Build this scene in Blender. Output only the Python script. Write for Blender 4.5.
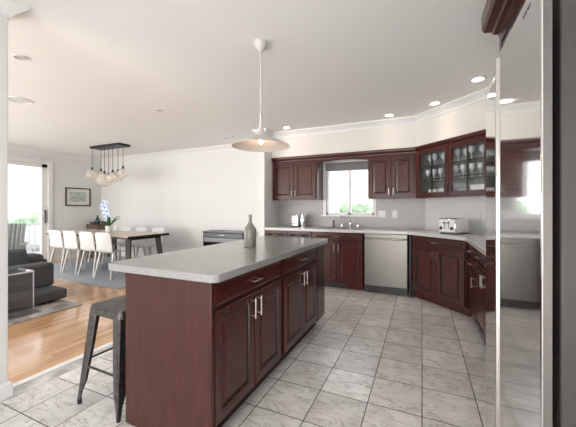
import bpy, bmesh, math, random
from mathutils import Vector, Matrix
random.seed(7)
PI = math.pi
for o in list(bpy.data.objects): bpy.data.objects.remove(o, do_unlink=True)
SC = bpy.context.scene
COL = SC.collection
CEIL = 2.58

# ------------------------------------------------------------------ camera
cam_d = bpy.data.cameras.new('camera'); cam = bpy.data.objects.new('camera', cam_d); COL.objects.link(cam)
cam_d.sensor_width = 36; cam_d.lens = 36*299/576; cam_d.shift_y = -5.0/576
cam_d.clip_start = 0.02; cam_d.clip_end = 500
cam.location = (0, 0, 1.235); cam.rotation_euler = (PI/2, 0, math.atan(134/299))
SC.camera = cam
# ------------------------------------------------------------------ world, lights, exposure
SC.view_settings.view_transform = 'Standard'; SC.view_settings.look = 'None'
SC.view_settings.gamma = 1; SC.view_settings.exposure = 0.42
SC.view_settings.use_curve_mapping = False
W = bpy.data.worlds.new('world'); SC.world = W; W.use_nodes = True
nt = W.node_tree; nt.nodes.clear()
wo = nt.nodes.new('ShaderNodeOutputWorld'); bg = nt.nodes.new('ShaderNodeBackground')
tc = nt.nodes.new('ShaderNodeTexCoord'); sx = nt.nodes.new('ShaderNodeSeparateXYZ'); cr = nt.nodes.new('ShaderNodeValToRGB')
nt.links.new(tc.outputs['Generated'], sx.inputs[0]); nt.links.new(sx.outputs['Z'], cr.inputs[0])
cr.color_ramp.elements[0].color = (1, 1, 0.99, 1); cr.color_ramp.elements[1].color = (0.80, 0.90, 1, 1)
cr.color_ramp.elements[1].position = 0.8
nt.links.new(cr.outputs[0], bg.inputs[0]); bg.inputs[1].default_value = 2.1
nt.links.new(bg.outputs[0], wo.inputs[0])

def area(name, loc, rot, sx_, sy_, power, color=(1, 1, 1)):
    l = bpy.data.lights.new(name, 'AREA'); l.shape = 'RECTANGLE'; l.size = sx_; l.size_y = sy_
    l.energy = power; l.color = color
    o = bpy.data.objects.new(name, l); COL.objects.link(o); o.location = loc; o.rotation_euler = rot
    return o
# added fill lights before solid walls, out of view behind and far left
area('rear_fill_light', (-0.7, -2.93, .95), (-PI/2-.12, 0, PI), 3.2, 1.4, 115, (1, 0.98, 0.95))
area('living_rear_fill_light', (-5.3, -2.93, .95), (-PI/2-.12, 0, PI), 4.2, 1.4, 135, (1, 0.99, 0.97))
area('living_side_fill_light', (-7.84, -0.9, 1.4), (0, -PI/2, 0), 2.0, 3.0, 130, (0.97, 0.99, 1))

# ------------------------------------------------------------------ materials
def mat(name):
    m = bpy.data.materials.new(name); m.use_nodes = True
    t = m.node_tree; b = t.nodes['Principled BSDF']
    return m, t, b
def N(t, ty, **kw):
    n = t.nodes.new(ty)
    for k, v in kw.items(): setattr(n, k, v)
    return n
def plain(name, col, rough=0.5, metal=0.0, coat=0.0, bump=0, bscale=200, var=0.0, vscale=8, spec=0.5):
    m, t, b = mat(name)
    b.inputs['Base Color'].default_value = (*col, 1); b.inputs['Roughness'].default_value = rough
    b.inputs['Metallic'].default_value = metal; b.inputs['Coat Weight'].default_value = coat
    b.inputs['Coat Roughness'].default_value = 0.1; b.inputs['Specular IOR Level'].default_value = spec
    c = N(t, 'ShaderNodeTexCoord')
    if var:
        n = N(t, 'ShaderNodeTexNoise'); n.inputs['Scale'].default_value = vscale; n.inputs['Detail'].default_value = 4
        r = N(t, 'ShaderNodeValToRGB')
        r.color_ramp.elements[0].position = .3; r.color_ramp.elements[1].position = .7
        r.color_ramp.elements[0].color = (*[x*(1-var) for x in col], 1); r.color_ramp.elements[1].color = (*[min(1, x*(1+var)) for x in col], 1)
        t.links.new(c.outputs['Object'], n.inputs['Vector']); t.links.new(n.outputs[0], r.inputs[0]); t.links.new(r.outputs[0], b.inputs['Base Color'])
    if bump:
        n = N(t, 'ShaderNodeTexNoise'); n.inputs['Scale'].default_value = bscale; n.inputs['Detail'].default_value = 3
        bp = N(t, 'ShaderNodeBump'); bp.inputs['Strength'].default_value = bump; bp.inputs['Distance'].default_value = .002
        t.links.new(c.outputs['Object'], n.inputs['Vector']); t.links.new(n.outputs[0], bp.inputs['Height']); t.links.new(bp.outputs[0], b.inputs['Normal'])
    return m
def cherry(name, c0, c1, rough=0.26, coat=0.3, horiz=False):
    m, t, b = mat(name)
    c = N(t, 'ShaderNodeTexCoord'); mp = N(t, 'ShaderNodeMapping')
    mp.inputs['Scale'].default_value = (2.5, 14, 14) if horiz else (14, 14, 1.6)
    n = N(t, 'ShaderNodeTexNoise'); n.inputs['Scale'].default_value = 3; n.inputs['Detail'].default_value = 7; n.inputs['Distortion'].default_value = .6
    r = N(t, 'ShaderNodeValToRGB'); r.color_ramp.elements[0].position = .3; r.color_ramp.elements[1].position = .72
    r.color_ramp.elements[0].color = (*c0, 1); r.color_ramp.elements[1].color = (*c1, 1)
    t.links.new(c.outputs['Object'], mp.inputs[0]); t.links.new(mp.outputs[0], n.inputs['Vector'])
    t.links.new(n.outputs[0], r.inputs[0]); t.links.new(r.outputs[0], b.inputs['Base Color'])
    b.inputs['Roughness'].default_value = rough; b.inputs['Coat Weight'].default_value = coat; b.inputs['Coat Roughness'].default_value = .12; b.inputs['Specular IOR Level'].default_value = .3
    return m
def glassy(name, tint=(1, 1, 1), gloss=0.08, rough=0.02, ior=1.45, opaque=0.0, ocol=(1, 1, 1)):
    m, t, b = mat(name); t.nodes.remove(b)
    o = t.nodes['Material Output']
    tr = N(t, 'ShaderNodeBsdfTransparent'); tr.inputs[0].default_value = (*tint, 1)
    gl = N(t, 'ShaderNodeBsdfGlossy'); gl.inputs['Roughness'].default_value = rough
    fw = N(t, 'ShaderNodeLayerWeight'); fw.inputs['Blend'].default_value = .5
    lw = N(t, 'ShaderNodeMath', operation='POWER'); lw.inputs[1].default_value = 4.5; t.links.new(fw.outputs['Facing'], lw.inputs[0])
    ad = N(t, 'ShaderNodeMath', operation='ADD'); ad.inputs[1].default_value = gloss; ad.use_clamp = True
    mx = N(t, 'ShaderNodeMixShader')
    t.links.new(lw.outputs[0], ad.inputs[0]); t.links.new(ad.outputs[0], mx.inputs[0])
    t.links.new(tr.outputs[0], mx.inputs[1]); t.links.new(gl.outputs[0], mx.inputs[2])
    last = mx
    if opaque:
        df = N(t, 'ShaderNodeBsdfDiffuse'); df.inputs[0].default_value = (*ocol, 1)
        m2 = N(t, 'ShaderNodeMixShader'); m2.inputs[0].default_value = opaque
        t.links.new(mx.outputs[0], m2.inputs[1]); t.links.new(df.outputs[0], m2.inputs[2]); last = m2
    t.links.new(last.outputs[0], o.inputs[0])
    return m
def steel(name, col=(.62, .62, .63), rough=.2, aniso=.5, axis='z'):
    m, t, b = mat(name)
    b.inputs['Base Color'].default_value = (*col, 1); b.inputs['Metallic'].default_value = 1
    b.inputs['Roughness'].default_value = rough
    c = N(t, 'ShaderNodeTexCoord'); mp = N(t, 'ShaderNodeMapping')
    mp.inputs['Scale'].default_value = (400, 400, 2) if axis == 'z' else (2, 2, 400)
    n = N(t, 'ShaderNodeTexNoise'); n.inputs['Scale'].default_value = 1; n.inputs['Detail'].default_value = 3
    bp = N(t, 'ShaderNodeBump'); bp.inputs['Strength'].default_value = .04; bp.inputs['Distance'].default_value = .001
    t.links.new(c.outputs['Object'], mp.inputs[0]); t.links.new(mp.outputs[0], n.inputs['Vector'])
    t.links.new(n.outputs[0], bp.inputs['Height']); t.links.new(bp.outputs[0], b.inputs['Normal'])
    return m
def emit(name, col, s):
    m, t, b = mat(name)
    b.inputs['Base Color'].default_value = (*col, 1); b.inputs['Emission Color'].default_value = (*col, 1)
    b.inputs['Emission Strength'].default_value = s
    return m

def tile_mat():
    m, t, b = mat('marble_tile')
    c = N(t, 'ShaderNodeTexCoord'); sp = N(t, 'ShaderNodeSeparateXYZ'); t.links.new(c.outputs['Object'], sp.inputs[0])
    def axis(out, off, pitch):
        a = N(t, 'ShaderNodeMath', operation='ADD'); a.inputs[1].default_value = off
        d = N(t, 'ShaderNodeMath', operation='DIVIDE'); d.inputs[1].default_value = pitch
        f = N(t, 'ShaderNodeMath', operation='FLOOR'); fr = N(t, 'ShaderNodeMath', operation='FRACT')
        s = N(t, 'ShaderNodeMath', operation='SUBTRACT'); s.inputs[1].default_value = .5
        ab = N(t, 'ShaderNodeMath', operation='ABSOLUTE')
        g = N(t, 'ShaderNodeMath', operation='GREATER_THAN'); g.inputs[1].default_value = .5-.0028/pitch
        t.links.new(out, a.inputs[0]); t.links.new(a.outputs[0], d.inputs[0]); t.links.new(d.outputs[0], f.inputs[0])
        t.links.new(d.outputs[0], fr.inputs[0]); t.links.new(fr.outputs[0], s.inputs[0]); t.links.new(s.outputs[0], ab.inputs[0]); t.links.new(ab.outputs[0], g.inputs[0])
        return f.outputs[0], g.outputs[0]
    fx, gx = axis(sp.outputs['X'], 3.155, .3155)
    fy, gy = axis(sp.outputs['Y'], -1.942+3.18*2, .318)
    gm = N(t, 'ShaderNodeMath', operation='MAXIMUM'); t.links.new(gx, gm.inputs[0]); t.links.new(gy, gm.inputs[1])
    cb = N(t, 'ShaderNodeCombineXYZ'); t.links.new(fx, cb.inputs[0]); t.links.new(fy, cb.inputs[1])
    wn = N(t, 'ShaderNodeTexWhiteNoise', noise_dimensions='3D'); t.links.new(cb.outputs[0], wn.inputs['Vector'])
    vs = N(t, 'ShaderNodeVectorMath', operation='SCALE'); vs.inputs['Scale'].default_value = 17
    t.links.new(wn.outputs['Color'], vs.inputs[0])
    va = N(t, 'ShaderNodeVectorMath', operation='ADD'); t.links.new(c.outputs['Object'], va.inputs[0]); t.links.new(vs.outputs[0], va.inputs[1])
    # clouds
    n1 = N(t, 'ShaderNodeTexNoise'); n1.inputs['Scale'].default_value = 7; n1.inputs['Detail'].default_value = 6; n1.inputs['Distortion'].default_value = .8
    t.links.new(va.outputs[0], n1.inputs['Vector'])
    r1 = N(t, 'ShaderNodeValToRGB'); r1.color_ramp.elements[0].position = .3; r1.color_ramp.elements[1].position = .7
    r1.color_ramp.elements[0].color = (.66, .645, .64, 1); r1.color_ramp.elements[1].color = (.86, .85, .845, 1)
    t.links.new(n1.outputs[0], r1.inputs[0])
    # veins
    mp = N(t, 'ShaderNodeMapping'); mp.inputs['Scale'].default_value = (1.0, 3.0, 1); mp.inputs['Rotation'].default_value = (0, 0, .5)
    t.links.new(va.outputs[0], mp.inputs[0])
    n2 = N(t, 'ShaderNodeTexNoise'); n2.inputs['Scale'].default_value = 3.6; n2.inputs['Detail'].default_value = 8; n2.inputs['Roughness'].default_value = .62; n2.inputs['Distortion'].default_value = 1.2
    t.links.new(mp.outputs[0], n2.inputs['Vector'])
    s = N(t, 'ShaderNodeMath', operation='SUBTRACT'); s.inputs[1].default_value = .5
    ab = N(t, 'ShaderNodeMath', operation='ABSOLUTE'); t.links.new(n2.outputs[0], s.inputs[0]); t.links.new(s.outputs[0], ab.inputs[0])
    r2 = N(t, 'ShaderNodeValToRGB'); r2.color_ramp.elements[0].position = 0; r2.color_ramp.elements[1].position = .018
    r2.color_ramp.elements[0].color = (.50, .45, .43, 1); r2.color_ramp.elements[1].color = (1, 1, 1, 1)
    t.links.new(ab.outputs[0], r2.inputs[0])
    mu = N(t, 'ShaderNodeMix', data_type='RGBA', blend_type='MULTIPLY'); mu.inputs['Factor'].default_value = .85
    t.links.new(r1.outputs[0], mu.inputs['A']); t.links.new(r2.outputs[0], mu.inputs['B'])
    # per tile tone
    mr = N(t, 'ShaderNodeMapRange'); mr.inputs['To Min'].default_value = .86; mr.inputs['To Max'].default_value = 1.06
    t.links.new(wn.outputs['Value'], mr.inputs['Value'])
    m3 = N(t, 'ShaderNodeVectorMath', operation='SCALE'); t.links.new(mu.outputs['Result'], m3.inputs[0]); t.links.new(mr.outputs[0], m3.inputs['Scale'])
    mx = N(t, 'ShaderNodeMix', data_type='RGBA'); t.links.new(gm.outputs[0], mx.inputs['Factor'])
    t.links.new(m3.outputs[0], mx.inputs['A']); mx.inputs['B'].default_value = (.035, .028, .026, 1)
    t.links.new(mx.outputs['Result'], b.inputs['Base Color'])
    rr = N(t, 'ShaderNodeMapRange'); rr.inputs['To Min'].default_value = .24; rr.inputs['To Max'].default_value = .7
    t.links.new(gm.outputs[0], rr.inputs['Value']); t.links.new(rr.outputs[0], b.inputs['Roughness'])
    bp = N(t, 'ShaderNodeBump', invert=True); bp.inputs['Strength'].default_value = .4; bp.inputs['Distance'].default_value = .002
    t.links.new(gm.outputs[0], bp.inputs['Height']); t.links.new(bp.outputs[0], b.inputs['Normal'])
    return m
def plank_mat():
    m, t, b = mat('oak_plank')
    c = N(t, 'ShaderNodeTexCoord'); sp = N(t, 'ShaderNodeSeparateXYZ'); t.links.new(c.outputs['Object'], sp.inputs[0])
    d = N(t, 'ShaderNodeMath', operation='DIVIDE'); d.inputs[1].default_value = .062
    f = N(t, 'ShaderNodeMath', operation='FLOOR'); fr = N(t, 'ShaderNodeMath', operation='FRACT')
    t.links.new(sp.outputs['X'], d.inputs[0]); t.links.new(d.outputs[0], f.inputs[0]); t.links.new(d.outputs[0], fr.inputs[0])
    w1 = N(t, 'ShaderNodeTexWhiteNoise', noise_dimensions='1D'); t.links.new(f.outputs[0], w1.inputs['W'])
    yo = N(t, 'ShaderNodeMath', operation='MULTIPLY_ADD'); yo.inputs[1].default_value = 1.0
    t.links.new(sp.outputs['Y'], yo.inputs[0]); t.links.new(w1.outputs['Value'], yo.inputs[2])
    fy = N(t, 'ShaderNodeMath', operation='FLOOR'); t.links.new(yo.outputs[0], fy.inputs[0])
    cb = N(t, 'ShaderNodeCombineXYZ'); t.links.new(f.outputs[0], cb.inputs[0]); t.links.new(fy.outputs[0], cb.inputs[1])
    w2 = N(t, 'ShaderNodeTexWhiteNoise', noise_dimensions='3D'); t.links.new(cb.outputs[0], w2.inputs['Vector'])
    r = N(t, 'ShaderNodeValToRGB'); r.color_ramp.elements[0].color = (.50, .28, .135, 1); r.color_ramp.elements[1].color = (.72, .47, .27, 1)
    t.links.new(w2.outputs['Value'], r.inputs[0])
    mp = N(t, 'ShaderNodeMapping'); mp.inputs['Scale'].default_value = (40, 2, 1); t.links.new(c.outputs['Object'], mp.inputs[0])
    n = N(t, 'ShaderNodeTexNoise'); n.inputs['Scale'].default_value = 1.5; n.inputs['Detail'].default_value = 5; t.links.new(mp.outputs[0], n.inputs['Vector'])
    r2 = N(t, 'ShaderNodeValToRGB'); r2.color_ramp.elements[0].position = .3; r2.color_ramp.elements[0].color = (.78, .76, .74, 1); r2.color_ramp.elements[1].position = .6
    t.links.new(n.outputs[0], r2.inputs[0])
    mu = N(t, 'ShaderNodeMix', data_type='RGBA', blend_type='MULTIPLY'); mu.inputs['Factor'].default_value = 1
    t.links.new(r.outputs[0], mu.inputs['A']); t.links.new(r2.outputs[0], mu.inputs['B'])
    g = N(t, 'ShaderNodeMath', operation='LESS_THAN'); g.inputs[1].default_value = .035; t.links.new(fr.outputs[0], g.inputs[0])
    mx = N(t, 'ShaderNodeMix', data_type='RGBA'); t.links.new(g.outputs[0], mx.inputs['Factor']); t.links.new(mu.outputs['Result'], mx.inputs['A']); mx.inputs['B'].default_value = (.22, .11, .05, 1)
    t.links.new(mx.outputs['Result'], b.inputs['Base Color']); b.inputs['Roughness'].default_value = .16
    b.inputs['Coat Weight'].default_value = .3; b.inputs['Coat Roughness'].default_value = .08
    return m
def speckle(name, c0, c1, rough=.2, scale=260):
    m, t, b = mat(name)
    c = N(t, 'ShaderNodeTexCoord'); n = N(t, 'ShaderNodeTexNoise'); n.inputs['Scale'].default_value = scale; n.inputs['Detail'].default_value = 3
    r = N(t, 'ShaderNodeValToRGB'); r.color_ramp.elements[0].position = .36; r.color_ramp.elements[1].position = .6
    r.color_ramp.elements[0].color = (*c0, 1); r.color_ramp.elements[1].color = (*c1, 1)
    t.links.new(c.outputs['Object'], n.inputs['Vector']); t.links.new(n.outputs[0], r.inputs[0]); t.links.new(r.outputs[0], b.inputs['Base Color'])
    b.inputs['Roughness'].default_value = rough
    return m
def stripes(name, c0, c1, scale, rough=.8):
    m, t, b = mat(name)
    c = N(t, 'ShaderNodeTexCoord'); n = N(t, 'ShaderNodeTexNoise'); n.inputs['Scale'].default_value = scale; n.inputs['Detail'].default_value = 8; n.inputs['Roughness'].default_value = .7
    r = N(t, 'ShaderNodeValToRGB'); r.color_ramp.elements[0].position = .38; r.color_ramp.elements[1].position = .6
    r.color_ramp.elements[0].color = (*c0, 1); r.color_ramp.elements[1].color = (*c1, 1)
    t.links.new(c.outputs['Object'], n.inputs['Vector']); t.links.new(n.outputs[0], r.inputs[0]); t.links.new(r.outputs[0], b.inputs['Base Color'])
    b.inputs['Roughness'].default_value = rough
    return m

M = {}
M['wall'] = plain('wall_paint', (.745, .75, .745), .7, bump=.05, bscale=60)
M['soffit'] = plain('soffit_paint', (.76, .73, .69), .7)
M['ceiling'] = plain('ceiling_paint', (.90, .895, .89), .8, bump=.05, bscale=40)
M['trim'] = plain('white_trim_paint', (.80, .80, .80), .35)
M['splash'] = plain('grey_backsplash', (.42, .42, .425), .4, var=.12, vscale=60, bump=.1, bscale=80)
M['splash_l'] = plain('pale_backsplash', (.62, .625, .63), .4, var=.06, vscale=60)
M['tile'] = tile_mat(); M['plank'] = plank_mat()
M['marble'] = stripes('marble_threshold_stone', (.35, .34, .34), (.72, .71, .70), 5, .3)
M['cherry'] = cherry('cherry_wood', (.044, .0076, .0062), (.076, .0135, .0105))
M['cherry_panel'] = cherry('cherry_end_panel', (.040, .0095, .008), (.070, .0175, .0135), rough=.3, coat=.3)
M['cherry_h'] = cherry('cherry_wood_horizontal', (.044, .0076, .0062), (.076, .0135, .0105), horiz=True)
M['glaze'] = plain('dark_glaze', (.012, .003, .003), .35, coat=.3)
M['cab_dark'] = plain('cabinet_shadow_wood', (.022, .006, .005), .5)  # cherry darkened, with recess shade put into the colour
M['cab_in'] = plain('cabinet_interior', (.26, .27, .26), .6)
M['quartz'] = speckle('grey_quartz', (.23, .23, .228), (.37, .37, .365), .17, 300)
M['quartz_w'] = speckle('pale_quartz', (.50, .50, .49), (.60, .60, .59), .2, 250)
M['nickel'] = plain('brushed_nickel', (.50, .48, .46), .28, 1)
M['steel'] = steel('stainless_steel', (.165, .156, .147), .34)
M['steel_door'] = steel('stainless_fridge_door', (.74, .74, .74), .06)
M['steel_edge'] = plain('stainless_door_edge', (.15, .14, .135), .45, 1)
M['fridge_side'] = plain('fridge_side_paint', (.05, .045, .042), .45, .3, var=.08)
M['black'] = plain('black_plastic', (.012, .012, .013), .4)
M['black_m'] = plain('black_metal', (.03, .03, .03), .4, .5)
M['gun'] = plain('gunmetal', (.145, .135, .13), .36, .9, var=.3, vscale=30)
M['white_pl'] = plain('white_plastic', (.68, .68, .675), .3)
M['lamp_w'] = plain('lamp_white_enamel', (.62, .605, .59), .4)
M['chair_leg'] = plain('chair_leg_metal', (.55, .54, .53), .35, .3)
M['glass'] = glassy('window_glass', (1, 1, 1), 0.01)
M['cab_glass'] = glassy('cabinet_glass', (.98, .99, .99), 0.02)
M['globe'] = glassy('globe_glass', (.98, .95, .92), 0.05, .03, 1.35, .26, (.92, .88, .83))
M['acryl'] = glassy('acrylic', (.90, .90, .92), 0.04, .04, 1.4, .03, (.8, .8, .82))
M['stem'] = glassy('stemware_glass', (.95, .96, .97), 0.12, .03, 1.5, .6, (.9, .92, .95))  # white mixed in to paint glints on stems and acrylic edges
M['sofa'] = plain('charcoal_upholstery', (.080, .083, .088), .9, bump=.4, bscale=400, var=.15, vscale=90)
M['cushion'] = plain('grey_cushion_cloth', (.16, .165, .175), .9, bump=.4, bscale=300)
M['rug_d'] = plain('grey_rug_pile', (.33, .35, .375), .95, bump=.6, bscale=500, var=.12, vscale=60)
M['rug_s'] = stripes('patterned_rug', (.20, .19, .18), (.52, .49, .46), 3, .95)
M['table_top'] = cherry('light_oak', (.46, .37, .29), (.62, .53, .44), .3, .1, True)
M['table_edge'] = plain('dark_table_edge', (.07, .06, .055), .5)
M['sideboard'] = cherry('walnut', (.10, .065, .045), (.20, .14, .10), .4, .1, True)
M['teal'] = plain('dark_teal_glaze', (.015, .045, .055), .2, coat=.5)
M['olive'] = plain('olive_stoneware', (.22, .215, .185), .35, coat=.2, var=.08)
M['pot'] = plain('white_pot', (.78, .78, .77), .3)
M['leaf'] = plain('orchid_leaf_green', (.05, .13, .03), .4, var=.3)
M['petal'] = plain('blue_white_petal', (.55, .64, .84), .6, var=.25, vscale=80)
M['petal_c'] = plain('violet_petal_centre', (.16, .12, .32), .6)
M['console'] = plain('grey_console_laquer', (.13, .14, .15), .35)
M['console_l'] = plain('grey_console_drawer', (.27, .285, .30), .35)
M['chrome'] = plain('chrome', (.85, .85, .86), .08, 1)
M['lamp_on'] = emit('lit_lamp_lens', (1, .90, .76), 14)
M['bulb_on'] = emit('lit_pendant_bulb', (1, .80, .62), 3)
M['grille'] = plain('speaker_grille', (.55, .55, .55), .7)
M['mat_board'] = plain('picture_mat_board', (.74, .73, .71), .8)
M['art'] = stripes('pale_sketch_print', (.30, .36, .33), (.62, .66, .62), 22)
M['frame'] = plain('dark_picture_frame', (.05, .035, .03), .35)
M['blind'] = plain('grey_roller_blind', (.20, .19, .19), .8)
M['tree'] = stripes('tree_foliage', (.25, .32, .21), (.44, .53, .38), 1.6, .9)  # foliage colour paled to paint in haze and washed-out brightness
M['bark'] = plain('bark', (.12, .09, .07), .9)
M['rail'] = plain('rail_paint', (.52, .525, .53), .5)
M['ground'] = stripes('far_ground', (.30, .34, .24), (.42, .44, .36), .2, .95)
M['house'] = plain('pale_siding', (.60, .595, .58), .8)
M['roof'] = plain('grey_shingle', (.42, .39, .38), .9)
M['deck'] = plain('balcony_concrete', (.50, .49, .47), .8)
M['deckchair'] = plain('weathered_grey_timber', (.22, .21, .20), .8)
M['bronze'] = plain('bronze_pull', (.28, .20, .15), .3, 1)

# ------------------------------------------------------------------ mesh helpers
def BM(): return bmesh.new()
def box(bm, x0, x1, y0, y1, z0, z1, mi=0):
    vs = [bm.verts.new(p) for p in ((x0,y0,z0),(x1,y0,z0),(x1,y1,z0),(x0,y1,z0),(x0,y0,z1),(x1,y0,z1),(x1,y1,z1),(x0,y1,z1))]
    fs = [(0,3,2,1),(4,5,6,7),(0,1,5,4),(1,2,6,5),(2,3,7,6),(3,0,4,7)]
    for f in fs:
        q = bm.faces.new([vs[i] for i in f]); q.material_index = mi
    return vs
def frustum(bm, c0, h0, c1, h1):
    # tapered rectangular bar between two horizontal rectangles (centre, (hx, hy))
    lo = [bm.verts.new((c0[0]+a*h0[0], c0[1]+b*h0[1], c0[2])) for a, b in ((-1,-1),(1,-1),(1,1),(-1,1))]
    hi = [bm.verts.new((c1[0]+a*h1[0], c1[1]+b*h1[1], c1[2])) for a, b in ((-1,-1),(1,-1),(1,1),(-1,1))]
    bm.faces.new(lo[::-1]); bm.faces.new(hi)
    for i in range(4): bm.faces.new([lo[i], lo[(i+1)%4], hi[(i+1)%4], hi[i]])
def prism(bm, pts, z0, z1):
    lo = [bm.verts.new((x, y, z0)) for x, y in pts]; hi = [bm.verts.new((x, y, z1)) for x, y in pts]
    bm.faces.new(lo[::-1]); bm.faces.new(hi)
    n = len(pts)
    for i in range(n): bm.faces.new([lo[i], lo[(i+1)%n], hi[(i+1)%n], hi[i]])
def lathe(bm, prof, seg=24, c=(0,0,0), capb=True, capt=True):
    rings = []
    for r, z in prof:
        rings.append([bm.verts.new((c[0]+r*math.cos(2*PI*i/seg), c[1]+r*math.sin(2*PI*i/seg), c[2]+z)) for i in range(seg)])
    for a, b in zip(rings, rings[1:]):
        for i in range(seg): bm.faces.new([a[i], a[(i+1)%seg], b[(i+1)%seg], b[i]])
    if capb: bm.faces.new(rings[0][::-1])
    if capt: bm.faces.new(rings[-1])
def tube(bm, pts, r, seg=8):
    pts = [Vector(p) for p in pts]; rs = r if isinstance(r, (list, tuple)) else [r]*len(pts)
    rings = []
    up = Vector((0,0,1))
    for i, p in enumerate(pts):
        d = (pts[min(i+1, len(pts)-1)]-pts[max(i-1, 0)]).normalized()
        u = d.cross(up)
        if u.length < 1e-3: u = d.cross(Vector((0,1,0)))
        u.normalize(); v = d.cross(u).normalized()
        rings.append([bm.verts.new(p+(u*math.cos(2*PI*k/seg)+v*math.sin(2*PI*k/seg))*rs[i]) for k in range(seg)])
    for a, b in zip(rings, rings[1:]):
        for i in range(seg): bm.faces.new([a[i], a[(i+1)%seg], b[(i+1)%seg], b[i]])
    bm.faces.new(rings[0][::-1]); bm.faces.new(rings[-1])
def sphere(bm, c, r, u=20, v=12, sc=(1,1,1)):
    res = bmesh.ops.create_uvsphere(bm, u_segments=u, v_segments=v, radius=r)
    for x in res['verts']: x.co = Vector((x.co.x*sc[0], x.co.y*sc[1], x.co.z*sc[2]))+Vector(c)
    return res['verts']
def sweep(bm, path, prof, closed=False):
    # prof: (d, z); d measured to the right of travel
    n = len(path); rings = []
    P = [Vector((*p, 0)) for p in path]
    for i in range(n):
        def rn(a, b):
            d = (b-a).normalized(); return Vector((d.y, -d.x, 0))
        if i == 0: m = rn(P[0], P[1])
        elif i == n-1: m = rn(P[-2], P[-1])
        else:
            n1, n2 = rn(P[i-1], P[i]), rn(P[i], P[i+1]); m = (n1+n2); m = m/(1+n1.dot(n2))
        rings.append([bm.verts.new(P[i]+m*d+Vector((0,0,z))) for d, z in prof])
    k = len(prof)
    for a, b in zip(rings, rings[1:]):
        for i in range(k): bm.faces.new([a[i], a[(i+1)%k], b[(i+1)%k], b[i]])
    bm.faces.new(rings[0]); bm.faces.new(rings[-1][::-1])
def obj(name, bm, m, parent=None, smooth=None, bevel=0, seg=2, sub=0):
    bmesh.ops.recalc_face_normals(bm, faces=bm.faces)
    me = bpy.data.meshes.new(name); bm.to_mesh(me); bm.free()
    for x in (m if isinstance(m, (list, tuple)) else [m]): me.materials.append(x)
    o = bpy.data.objects.new(name, me); COL.objects.link(o)
    if parent: o.parent = parent
    if bevel:
        b = o.modifiers.new('bevel', 'BEVEL'); b.width = bevel; b.segments = seg; b.limit_method = 'ANGLE'; b.angle_limit = math.radians(40)
    if sub:
        s = o.modifiers.new('sub', 'SUBSURF'); s.levels = sub; s.render_levels = sub
    if smooth is None: smooth = False
    if smooth or bevel or sub:
        me.shade_smooth()
        if not sub: me.set_sharp_from_angle(angle=math.radians(35))
    return o
def thing(name, label, cat, loc=(0,0,0), rz=0, group=None):
    o = bpy.data.objects.new(name, None); COL.objects.link(o); o.location = loc; o.rotation_euler = (0,0,rz)
    o.empty_display_size = .1
    o['label'] = label; o['category'] = cat
    if group: o['group'] = group
    return o
def tag(o, label, cat, group=None, loc=None, rz=None):
    o['label'] = label; o['category'] = cat
    if group: o['group'] = group
    if loc is not None: o.location = loc
    if rz is not None: o.rotation_euler = (0,0,rz)
    return o
def struct(name, bm, m, parent=None, **k):
    o = obj(name, bm, m, parent, **k)
    if not parent: o['kind'] = 'structure'
    return o
def dup(root, loc, rz=0, label=None, group=None, scale=None):
    r = root.copy(); COL.objects.link(r); r.location = loc; r.rotation_euler = (0,0,rz)
    if label: r['label'] = label
    if group: r['group'] = group
    if scale: r.scale = (scale,)*3
    for ch in [x for x in bpy.data.objects if x.parent == root]:
        c = ch.copy(); COL.objects.link(c); c.parent = r
        for g in [x for x in bpy.data.objects if x.parent == ch]:
            d = g.copy(); COL.objects.link(d); d.parent = c
    return r

# ------------------------------------------------------------------ the room
b = BM(); box(b, -2.44, 1.2, -3, 5.3, -.1, 0); struct('floor', b, M['tile'])
b = BM(); box(b, -8.05, -2.62, -3, 5.5, -.1, 0); o = struct('floor', b, M['plank']); o.name = 'floor_living'
b = BM(); box(b, -2.56, -2.44, -3, 5.3, -.1, .002); struct('trim_1', b, M['marble'], bevel=.001)
b = BM(); box(b, -2.62, -2.56, -3, 5.3, -.1, .006); struct('white_strip', b, M['trim'], bevel=.003)  # slightly raised white strip between the marble and the planks
b = BM(); box(b, -8.05, 1.25, -3.1, 5.5, CEIL, CEIL+.1); struct('ceiling', b, M['ceiling'])
def wall_holes(bm, ax, p0, p1, u0, u1, z0, z1, holes):
    # wall slab normal to axis ax between p0..p1, spanning u0..u1, with rectangular holes (ua, ub, za, zb)
    us = sorted({u0, u1, *[h[0] for h in holes], *[h[1] for h in holes]}); zs = sorted({z0, z1, *[h[2] for h in holes], *[h[3] for h in holes]})
    for a, c in zip(us, us[1:]):
        for d, e in zip(zs, zs[1:]):
            cu, cz = (a+c)/2, (d+e)/2
            if any(h[0] < cu < h[1] and h[2] < cz < h[3] for h in holes): continue
            if ax == 'x': box(bm, p0, p1, a, c, d, e)
            else: box(bm, a, c, p0, p1, d, e)
    bmesh.ops.remove_doubles(bm, verts=bm.verts, dist=1e-4)
b = BM(); wall_holes(b, 'x', -8.05, -7.9, -3, 5.5, 0, CEIL, [(1.0, 4.04, 0.0, 2.25)]); struct('wall_left', b, M['wall'])
b = BM(); box(b, -8.05, -2.57, 5.3, 5.5, 0, CEIL); struct('wall_dining', b, M['wall'])
b = BM(); box(b, -2.57, -2.46, 4.50, 5.5, 0, CEIL); struct('wall_wing', b, M['wall'])
WX0, WX1, WZ0, WZ1 = -1.545, -.72, 1.125, 2.02
b = BM(); wall_holes(b, 'y', 5.11, 5.3, -2.46, .05, 0, CEIL, [(WX0, WX1, WZ0, WZ1)]); struct('wall_back', b, M['wall'])
b = BM(); prism(b, [(.05, 5.11), (1.08, 4.08), (1.2, 4.08), (1.2, 5.3), (.05, 5.3)], 0, CEIL); struct('wall_corner', b, M['wall'])
b = BM(); box(b, 1.08, 1.2, -3, 4.08, 0, CEIL); struct('wall_right', b, M['wall'])
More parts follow.
